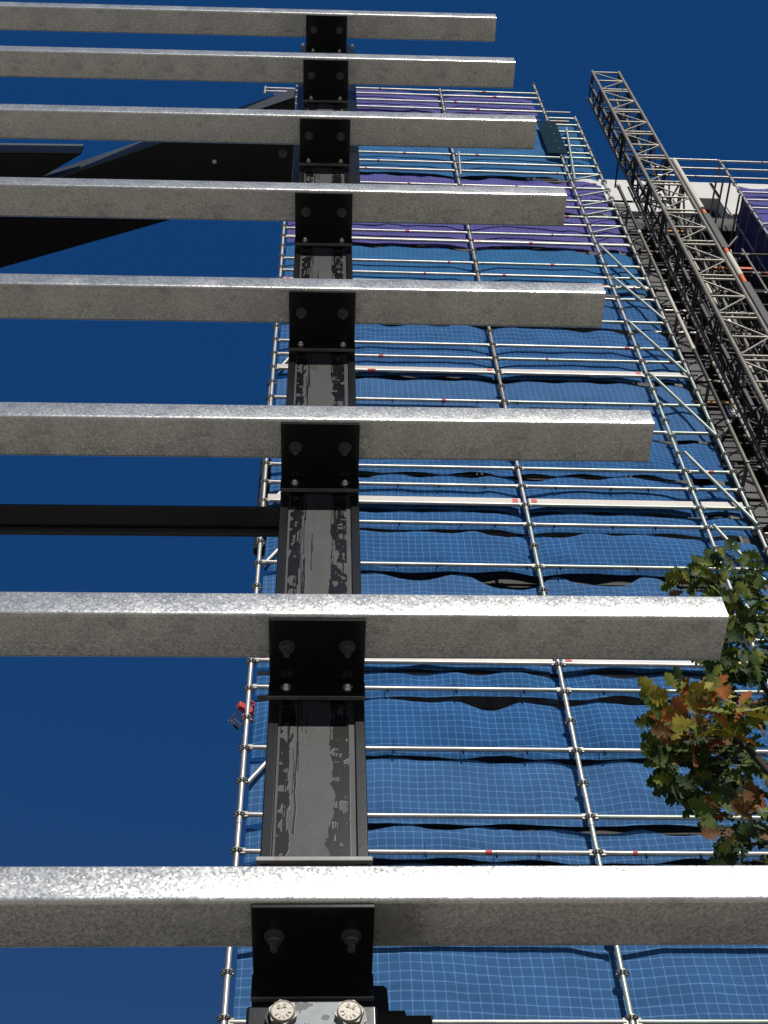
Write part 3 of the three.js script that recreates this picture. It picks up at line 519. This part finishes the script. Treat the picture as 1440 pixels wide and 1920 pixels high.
// landing scaffold behind the mast, with hoist gates, pipes and hoses
{
  const s = facade(group('landing_scaffold', 'shaded scaffold with landings in the gap behind the hoist mast', 'scaffold'));
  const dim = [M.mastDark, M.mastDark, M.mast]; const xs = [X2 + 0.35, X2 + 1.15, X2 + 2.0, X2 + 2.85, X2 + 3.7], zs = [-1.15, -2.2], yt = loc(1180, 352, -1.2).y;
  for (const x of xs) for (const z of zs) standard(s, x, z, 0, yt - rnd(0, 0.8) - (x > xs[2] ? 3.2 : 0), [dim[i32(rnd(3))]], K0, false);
  for (let y = 3; y < yt - 0.3; y += RING * 2) for (const z of zs) for (let i = 0; i < xs.length - 1; i++) {
    if (y > yt - 3.4 && i > 1) continue;
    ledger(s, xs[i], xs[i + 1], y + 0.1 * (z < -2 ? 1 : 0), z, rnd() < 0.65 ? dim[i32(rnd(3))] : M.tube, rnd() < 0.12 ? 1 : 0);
  }
  for (let y = 3, k = 0; y < yt - 1.2; y += RING * 4, k++) {
    for (let i = 0; i < xs.length - 1; i++) {
      if (y > yt - 3.4 && i > 1) continue;
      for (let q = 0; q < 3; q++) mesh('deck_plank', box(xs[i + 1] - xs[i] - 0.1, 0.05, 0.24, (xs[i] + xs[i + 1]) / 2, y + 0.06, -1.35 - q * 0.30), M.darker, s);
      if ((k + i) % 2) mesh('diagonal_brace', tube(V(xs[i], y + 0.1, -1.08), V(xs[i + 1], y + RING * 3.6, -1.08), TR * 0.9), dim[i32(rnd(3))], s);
      if ((k + i) % 5 === 0) mesh('toe_board', rbox(xs[i + 1] - xs[i] - 0.1, 0.07, 0.025, 0.003, (xs[i] + xs[i + 1]) / 2, y + 0.13, -1.12), k % 2 ? M.orange : M.timber, s);
    }
    const p = mesh('gate_panel', rbox(0.62, 1.5, 0.04, 0.01, xs[0] + 0.32, y + 0.95, -1.19), k % 2 ? M.dark : M.rubber, s);
    for (let q = 0; q < 2; q++) mesh('gate_fixing', box(0.03, 0.03, 0.02, xs[0] + 0.15 + q * 0.32, y + 0.6 + q * 0.5, -1.165), M.white, p);
    if (k % 3 === 1) mesh('timber_board', rbox(0.5, 0.05, 0.2, 0.005, xs[1] + 0.3, y + 0.125, -1.3), M.timber, s);
  }
  const T2 = ['nearest the blue netting', 'beside the hoist mast, left of it', 'in the middle of the gap behind the hoist mast'];
  [[0.62, -0.62], [1.02, -0.9], [1.62, -0.95]].forEach(([dx, z], i) => {
    const g = facade(group('riser_pipe', `cream vertical riser pipe ${T2[i]}`, 'pipe', 'riser pipes in the gap'));
    for (let y = 0.0, k = 0; y < yt - 3.4 - i; y += 2.4, k++) {
      const p = mesh('pipe_length', tube(V(X2 + dx, y, z), V(X2 + dx, y + 2.39, z), 0.034, 14), (k + i) % 3 === 0 ? M.cream : (k + i) % 3 === 1 ? M.mast : M.mastDark, g);
      mesh('pipe_collar', tube(V(X2 + dx, y + 2.28, z), V(X2 + dx, y + 2.395, z), 0.042, 14), k % 2 ? M.rosette : M.cream, p);
      mesh('pipe_clamp', box(0.05, 0.03, 0.5, X2 + dx, y + 1.2, z - 0.2), M.rosette, p);
    }
  });
  // right-hand riser: pale pipe with dark rubber sleeves
  const q0 = loc(1262, 298, -0.9), g = facade(group('sleeved_pipe', 'pale pipe with dark rubber sleeves to the right of the hoist mast', 'pipe')); let y = q0.y;
  const seg = [[300, 392, 0], [396, 403, 1], [403, 468, 2], [468, 477, 1], [477, 518, 0], [518, 532, 1], [532, 640, 2]];
  for (const [a, b, t] of seg) {
    const ya = loc(1262 + (a - 298) * 0.6, a, -0.9).y, yb = loc(1262 + (b - 298) * 0.6, b, -0.9).y;
    if (t === 2) mesh('rubber_sleeve', rbox(0.16, ya - yb, 0.10, 0.03, q0.x, (ya + yb) / 2, -0.9), M.rubber, g); else mesh(t ? 'pipe_coupling' : 'pipe_length', tube(V(q0.x, yb, -0.9), V(q0.x, ya, -0.9), t ? 0.046 : 0.055, 14), t ? M.orange : M.cream, g);
    y = yb;
  }
  mesh('pipe_length', tube(V(q0.x, 0, -0.9), V(q0.x, y, -0.9), 0.055, 14), M.cream, g);
  // slack black hoses hanging between mast and scaffold
  const hoseWords = ['closest to the scaffold edge', 'in front of the gate panels', 'against the left side of the hoist mast', 'behind the hoist mast', 'deepest in the gap'];
  for (let k = 0; k < 5; k++) {
    const pts = [], x = X2 + 0.85 + k * 0.3, z = -0.25 - 0.16 * k, yt2 = yt - 0.3 - k * 0.7;
    for (let y = yt2; y > 0; y -= 0.55) pts.push(V(x + 0.07 * (fbm(y * 0.5, k * 3.7, 512, 5, 2) - 0.5) * 2, y, z + 0.18 * (fbm(y * 0.5, k * 5.1, 512, 8, 2) - 0.5) * 2));
    pts.push(V(x, 0.02, z)); pts.unshift(V(x, yt2 + 0.15, -1.15));
    facade(single('hanging_hose', clean(new THREE.TubeGeometry(new THREE.CatmullRomCurve3(pts), pts.length * 3, 0.018, 7)), M.cable, `slack black hose hanging ${hoseWords[k]}`, 'hose', 'black hoses in the gap'));
  }
  const bags = [[1290, 720, -0.6], [1262, 570, -0.8], [1245, 425, -0.9]], bw = ['level with the third lowest purlin', 'level with the fourth lowest purlin', 'near the mast top'];
  bags.forEach(([px, py, z], i) => { const q = loc(px + 100, py, z); const t = facade(single('white_notice', rbox(0.26, 0.34, 0.02, 0.006, q.x, q.y, -1.09), M.white, `white notice board on the landing scaffold ${bw[i]}`, 'notice board', 'white boards on the landings')); });
}
// ------------------------------------------------------------------ right-hand scaffold with purple netting
{
  const zB = -1.9, s = facade(group('corner_scaffold', 'scaffold corner with purple netting at the right edge of the photo', 'scaffold'));
  const x0 = loc(1350, 303, zB).x, yt = loc(1350, 301, zB).y, x1 = x0 + 3, zr = zB - 1.4;
  for (const [x, z, h] of [[x0, zB, yt], [x1, zB, yt], [x0, zr, yt - 0.3], [x0 + 0.01, (zB + zr) / 2, yt - 1.2]]) standard(s, x, z, 0, h, [M.tube], K0, z === zB);
  for (const p of [303, 318, 334, 360, 374, 389, 418, 436]) { const y = loc(1370, p, zB).y; ledger(s, x0, x1, y, zB, M.tube, 1); mesh('transom', tube(V(x0, y, zB - 0.05), V(x0, y, zr), TR), M.tubeBrown, s); }
  for (const p of [301, 317, 332]) { const y = loc(1350, p, zB).y; ledger(s, loc(1222, p, zB).x, x0, y, zB, M.tube, 1); }
  const xe = loc(1222, 317, zB).x; standard(s, xe, zB, 0, yt, [M.tube], K0, false);
  for (let y = yt - 6; y > 1; y -= RING * 4) { ledger(s, x0, x1, y, zB, M.tube, 0); mesh('transom', tube(V(x0, y, zB - 0.05), V(x0, y, zr), TR), M.tubeBrown, s); }
  const cl = (label, f, w, h, m, sd) => {
    const nx = 40, ny = 120, g = new THREE.PlaneGeometry(1, 1, nx, ny), p = g.attributes.position, uv = g.attributes.uv;
    for (let i = 0; i < p.count; i++) { const a = p.getX(i) + 0.5, b = p.getY(i) + 0.5; const q = f(a, b, wave(a * w * 1.5, b * h * 1.2, sd)); p.setXYZ(i, q[0], q[1], q[2]); uv.setXY(i, a * w / 1.35, b * h / 1.35); }
    g.computeVertexNormals(); facade(single('netting_sheet', g, m, label, 'netting'));
  };
  const tY = yt - 1.35;
  cl('purple netting sheet on the front of the right edge scaffold', (a, b, n) => [x0 + 0.05 + a * 2.9, 0.3 + b * (tY - 0.3) - (b > 0.98 ? 0.3 * Math.abs(Math.sin(a * 9)) : 0), zB - 0.09 + 0.10 * n], 2.9, tY, NET.purple, 61);
  cl('shaded purple netting sheet on the side of the right edge scaffold', (a, b, n) => [x0 + 0.09 + 0.10 * n, 0.3 + b * (tY - 1.0), zB - 0.12 - a * (1.3)], 1.3, tY, NET.purple, 71);
}
// ------------------------------------------------------------------ distant tower crane
{
  const D = 42, c = group('tower_crane', 'distant red crane jib with a steel frame at its tip, left of the scaffold', 'crane');
  const P0 = hitZ(450, 1327, D), hy = P0.y, P1 = hitY(474, 1341, hy), E = hitY(430, 1350, hy), Fq = hitY(446, 1366, hy), Hh = hitY(466, 1347, hy);
  const u = P1.clone().sub(P0).setY(0).normalize(), far = P0.clone().addScaledVector(u, 16).add(V(0, 0.3, 0)), up = V(0, 1, 0), side = u.clone().cross(up).normalize(), L = 16;
  const at = (t, a, b) => P0.clone().addScaledVector(u, t).addScaledVector(side, a).addScaledVector(up, b);
  const bars = []; for (const [a, b] of [[-0.4, 0.1], [0.4, 0.1], [0, 0.8]]) bars.push(tube(at(0.4, a, b), at(L, a, b), 0.06, 6));
  for (let t = 0.4; t < L - 0.8; t += 0.8) bars.push(tube(at(t, -0.4, 0.1), at(t + 0.4, 0, 0.8), 0.04, 5), tube(at(t + 0.4, 0, 0.8), at(t + 0.8, 0.4, 0.1), 0.04, 5), tube(at(t, 0.4, 0.1), at(t + 0.8, -0.4, 0.1), 0.04, 5));
  mesh('jib', merge(bars), M.red, c); const girder = mesh('jib_girder', rbox(1.7, 0.34, 0.26, 0.03), M.red, c); girder.position.copy(at(0.75, 0, 0.12)); girder.rotation.y = Math.atan2(-u.z, u.x);
  const g2 = mesh('jib_girder', rbox(1.5, 0.2, 0.22, 0.03), M.red, c); g2.position.copy(at(1.25, 0.5, 0.05)); g2.rotation.y = Math.atan2(-u.z, u.x) + 0.12;
  const mix = (p, q, t) => p.clone().lerp(q, t), cage = [];
  for (const [p, q] of [[P0, E], [Hh, Fq], [P0, Hh], [mix(P0, E, 0.45), mix(Hh, Fq, 0.3)], [mix(P0, E, 0.5), mix(E, Fq, 0.4)], [mix(P0, E, 0.75), mix(Hh, Fq, 0.7)], [mix(Hh, Fq, 0.2), mix(Hh, Fq, 0.2).add(V(0, 0.7, 0))]]) cage.push(tube(p, q, 0.035, 5));
  mesh('tip_frame', merge(cage), M.tube, c); mesh('frame_end_bar', tube(E, mix(E, Fq, 0.5), 0.075, 6), M.tube, c); mesh('frame_end_bar', tube(mix(E, Fq, 0.5), Fq, 0.085, 6), M.dark, c);
  const rp = mix(Hh, Fq, 0.5); mesh('hoist_rope', tube(rp, V(rp.x, 2, rp.z), 0.012, 5), M.cable, c);
  const mb = [], mw = 0.8; for (const [x, z] of [[-1, -1], [1, -1], [1, 1], [-1, 1]]) mb.push(tube(V(far.x + x * mw, 0, far.z + z * mw), V(far.x + x * mw, far.y + 2, far.z + z * mw), 0.1, 5));
  for (let y = 0; y < far.y; y += 1.6) for (const s of [-1, 1]) mb.push(tube(V(far.x - mw, y, far.z + s * mw), V(far.x + mw, y + 1.6, far.z + s * mw), 0.05, 4), tube(V(far.x + s * mw, y, far.z - mw), V(far.x + s * mw, y + 1.6, far.z + mw), 0.05, 4));
  mesh('crane_mast', merge(mb), M.red, c);
}
// ------------------------------------------------------------------ oak
function oakLeaf(bend, fold, k) {
  const prof = [[0, 0.012], [0.08, 0.02], [0.13, 0.05], [0.22, 0.15], [0.27, 0.14], [0.30, 0.07], [0.42, 0.25], [0.49, 0.26], [0.52, 0.10], [0.64, 0.33], [0.72, 0.32], [0.745, 0.15], [0.84, 0.24], [0.89, 0.21], [0.91, 0.12], [0.97, 0.10], [1, 0.01]];
  const pos = [], uv = [], idx = [];
  prof.forEach(([t, w], i) => {
    const wl = w * (1 + 0.25 * (hash(i, k, 1) - 0.5)), wr = w * (1 + 0.25 * (hash(i, k, 2) - 0.5)), y = bend * t * t, q = 0.012 * Math.sin(i * 0.8 + k);
    pos.push(t, y + fold * wl * 0.8 + q, -wl, t, y, 0, t, y + fold * wr * 0.8 - q, wr); uv.push(t, 0, t, 0.5, t, 1);
    if (i) { const a = (i - 1) * 3, b = i * 3; idx.push(a, a + 1, b, a + 1, b + 1, b, a + 1, a + 2, b + 1, a + 2, b + 2, b + 1); }
  });
  const g = new THREE.BufferGeometry(); g.setAttribute('position', new THREE.Float32BufferAttribute(pos, 3)); g.setAttribute('uv', new THREE.Float32BufferAttribute(uv, 2)); g.setIndex(idx); g.computeVertexNormals(); return g;
}
{
  const leafMap = texture(128, 128, (u, v) => { const vein = Math.abs(v - 0.5) < 0.03 || Math.abs(mod(u * 7 - Math.abs(v - 0.5) * 5, 1) - 0.5) < 0.06 ? 1.22 : 1, t = 0.86 * vein * (0.85 + 0.3 * fbm(u * 6, v * 6, 6, 2)); return [t, t, t * 0.95]; }, true);
  const leafM = (r, g, b) => new THREE.MeshPhysicalMaterial({ map: leafMap, color: new THREE.Color(r, g, b), roughness: 0.7, specularIntensity: 0.45, transmission: 0.34, thickness: 0, side: THREE.DoubleSide });
  const P = { d: leafM(0.035, 0.07, 0.015), g: leafM(0.085, 0.14, 0.018), l: leafM(0.19, 0.22, 0.02), y: leafM(0.36, 0.30, 0.03), o: leafM(0.45, 0.14, 0.02), b: leafM(0.17, 0.075, 0.02) };
  const leaves = [oakLeaf(-0.25, 0.35, 1), oakLeaf(0.2, 0.5, 2), oakLeaf(-0.5, 0.25, 3), oakLeaf(0.35, -0.3, 4), oakLeaf(-0.1, 0.7, 5)];
  const t = group('oak_tree', 'oak branches with green, yellow and orange leaves reaching in from the right edge', 'tree');
  const branch = (pts, r0, r1, name = 'branch') => {
    const c = new THREE.CatmullRomCurve3(pts), n = 14, seg = 8, pos = [], idx = [], fr = c.computeFrenetFrames(n, false), uv = [];
    for (let i = 0; i <= n; i++) { const p = c.getPoint(i / n), r = r0 + (r1 - r0) * i / n; for (let k = 0; k <= seg; k++) { const a = k / seg * Math.PI * 2, q = p.clone().addScaledVector(fr.normals[i], Math.cos(a) * r).addScaledVector(fr.binormals[i], Math.sin(a) * r); pos.push(q.x, q.y, q.z); uv.push(k / seg, i / n * 4); } }
    for (let i = 0; i < n; i++) for (let k = 0; k < seg; k++) { const a = i * (seg + 1) + k, b = a + seg + 1; idx.push(a, b, a + 1, a + 1, b, b + 1); }
    const g = new THREE.BufferGeometry(); g.setAttribute('position', new THREE.Float32BufferAttribute(pos, 3)); g.setAttribute('uv', new THREE.Float32BufferAttribute(uv, 2)); g.setIndex(idx); g.computeVertexNormals();
    return mesh(name, g, M.bark, t);
  };
  const D = 4.5, tx = 3.1, tz = -4.7;
  branch([V(tx + 0.1, 0, tz), V(tx, 1.6, tz), V(tx - 0.05, 3.6, tz), V(tx + 0.05, 5.4, tz + 0.05), V(tx, 7.4, tz)], 0.16, 0.05, 'trunk');
  const limb = (y, list, r = 0.022) => branch([V(tx - 0.02, y, tz), ...list.map(([a, b, d]) => hitZ(a, b, d ?? D))], r, 0.005);
  limb(3.9, [[1500, 1515], [1440, 1445], [1395, 1398], [1340, 1362], [1310, 1345]], 0.024);
  limb(3.8, [[1490, 1520, 4.7], [1435, 1490, 4.7], [1385, 1462, 4.7], [1330, 1442, 4.7], [1285, 1430, 4.7]], 0.022);
  limb(4.2, [[1500, 1350, 4.9], [1440, 1300, 4.9], [1410, 1240, 4.9], [1390, 1180, 4.9], [1370, 1110, 4.9]], 0.02);
  limb(4.6, [[1500, 1180, 5.0], [1440, 1125, 5.0], [1370, 1085, 5.0], [1310, 1075, 5.0]], 0.016);
  limb(3.6, [[1480, 1560, 4.5], [1430, 1525, 4.5], [1400, 1530, 4.5], [1385, 1540, 4.5]], 0.013);
  limb(3.4, [[1500, 1640, 4.5], [1440, 1620, 4.5], [1410, 1612, 4.5]], 0.013);
  // leaf clusters: centre pixel, depth, radii in pixels, number of leaves, mix of colours, leaf length
  const clusters = [
    [1290, 1318, 4.5, 62, 36, 26, 'ylylyolgy', 0.125], [1345, 1345, 4.45, 60, 40, 20, 'oyoobyl', 0.12], [1300, 1385, 4.5, 45, 22, 12, 'byogb', 0.12],
    [1300, 1435, 4.7, 70, 42, 62, 'ddgdgdl', 0.115], [1275, 1400, 4.65, 36, 28, 20, 'dgd', 0.11], [1360, 1420, 4.8, 60, 36, 40, 'dgdgl', 0.11], [1330, 1490, 4.7, 46, 22, 24, 'ddgd', 0.12],
    [1400, 1300, 5.0, 55, 52, 56, 'dddgdl', 0.115], [1405, 1215, 4.95, 48, 48, 52, 'dgdgld', 0.115], [1395, 1150, 4.95, 46, 36, 36, 'gldgl', 0.11], [1360, 1075, 5.0, 52, 34, 40, 'glgdgl', 0.11],
    [1300, 1095, 5.05, 34, 16, 14, 'glb', 0.10], [1378, 1060, 5.0, 30, 26, 18, 'gdl', 0.11], [1425, 1180, 4.9, 20, 90, 26, 'gldy', 0.11], [1345, 1235, 5.0, 22, 14, 9, 'gld', 0.11],
    [1380, 1535, 4.5, 36, 34, 20, 'bdgdbl', 0.115], [1432, 1540, 4.5, 24, 26, 10, 'bod', 0.11], [1405, 1608, 4.6, 44, 22, 30, 'ddgd', 0.11], [1430, 1390, 4.8, 26, 50, 18, 'dgyl', 0.11], [1240, 1375, 4.6, 14, 26, 6, 'dgg', 0.10],
    [1520, 1120, 4.9, 50, 60, 40, 'dgdl', 0.085], [1560, 1260, 4.8, 55, 60, 44, 'dgdl', 0.085], [1540, 1400, 4.7, 45, 55, 36, 'dgyl', 0.085], [1620, 1180, 4.7, 55, 70, 46, 'dgdl', 0.085], [1640, 1340, 4.6, 55, 70, 46, 'dgdo', 0.085], [1580, 1020, 4.8, 50, 50, 34, 'glgd', 0.085],
  ];
  const all = [], q = new THREE.Quaternion();
  for (const [cx, cy, d, rx, ry, n, mix, size] of clusters) for (let k = 0; k < n * 1.7; k++) {
    const a = rnd(Math.PI * 2), r = Math.sqrt(rnd()) * 1.0, px = cx + Math.cos(a) * r * rx, py = cy + Math.sin(a) * r * ry, p = hitZ(px, py, d + rnd(-0.22, 0.22));
    const out = Math.atan2(-(py - cy), px - cx) + rnd(-0.9, 0.9);
    const qq = new THREE.Quaternion().setFromEuler(new THREE.Euler(Math.PI / 2 - 0.75 + rnd(-0.6, 0.6), rnd(-0.5, 0.5), 0));
    q.setFromEuler(new THREE.Euler(0, 0, out)).multiply(qq);
    all.push({ p, q: q.clone(), s: size * rnd(0.78, 1.2), g: i32(rnd(5)), m: mix[i32(rnd(mix.length))], c: d });
  }
  all.sort((a, b) => b.s / b.c - a.s / a.c);
  const rest = { d: [], g: [], l: [], y: [], o: [], b: [] };
  all.forEach((o, i) => {
    if (i < 290) { const l = mesh('leaf', leaves[o.g], P[o.m], t); l.position.copy(o.p); l.quaternion.copy(o.q); l.scale.setScalar(o.s); }
    else rest[o.m].push(clean(leaves[o.g].clone()).applyMatrix4(new THREE.Matrix4().compose(o.p, o.q, V(o.s, o.s, o.s))));
  });
  for (const k in rest) if (rest[k].length) mesh('foliage', mergeGeometries(rest[k]), P[k], t).userData.kind = 'stuff';
}
console.log('purlin heights', heights.map(h => h.toFixed(2)).join(' '), 'ends', ENDS.map(h => h.toFixed(2)).join(' '), 'colX', colX.toFixed(3), 'bays', (XM - XL).toFixed(2), (X1 - XM).toFixed(2), (X2 - X1).toFixed(2), 'ring', RING.toFixed(3), 'top', topY.A.toFixed(1), 'mast', MW.toFixed(2), 'sun', sunDir.toArray().map(v => v.toFixed(2)).join(','), 'turn', TURN.toFixed(4));
renderer.render(scene, camera);
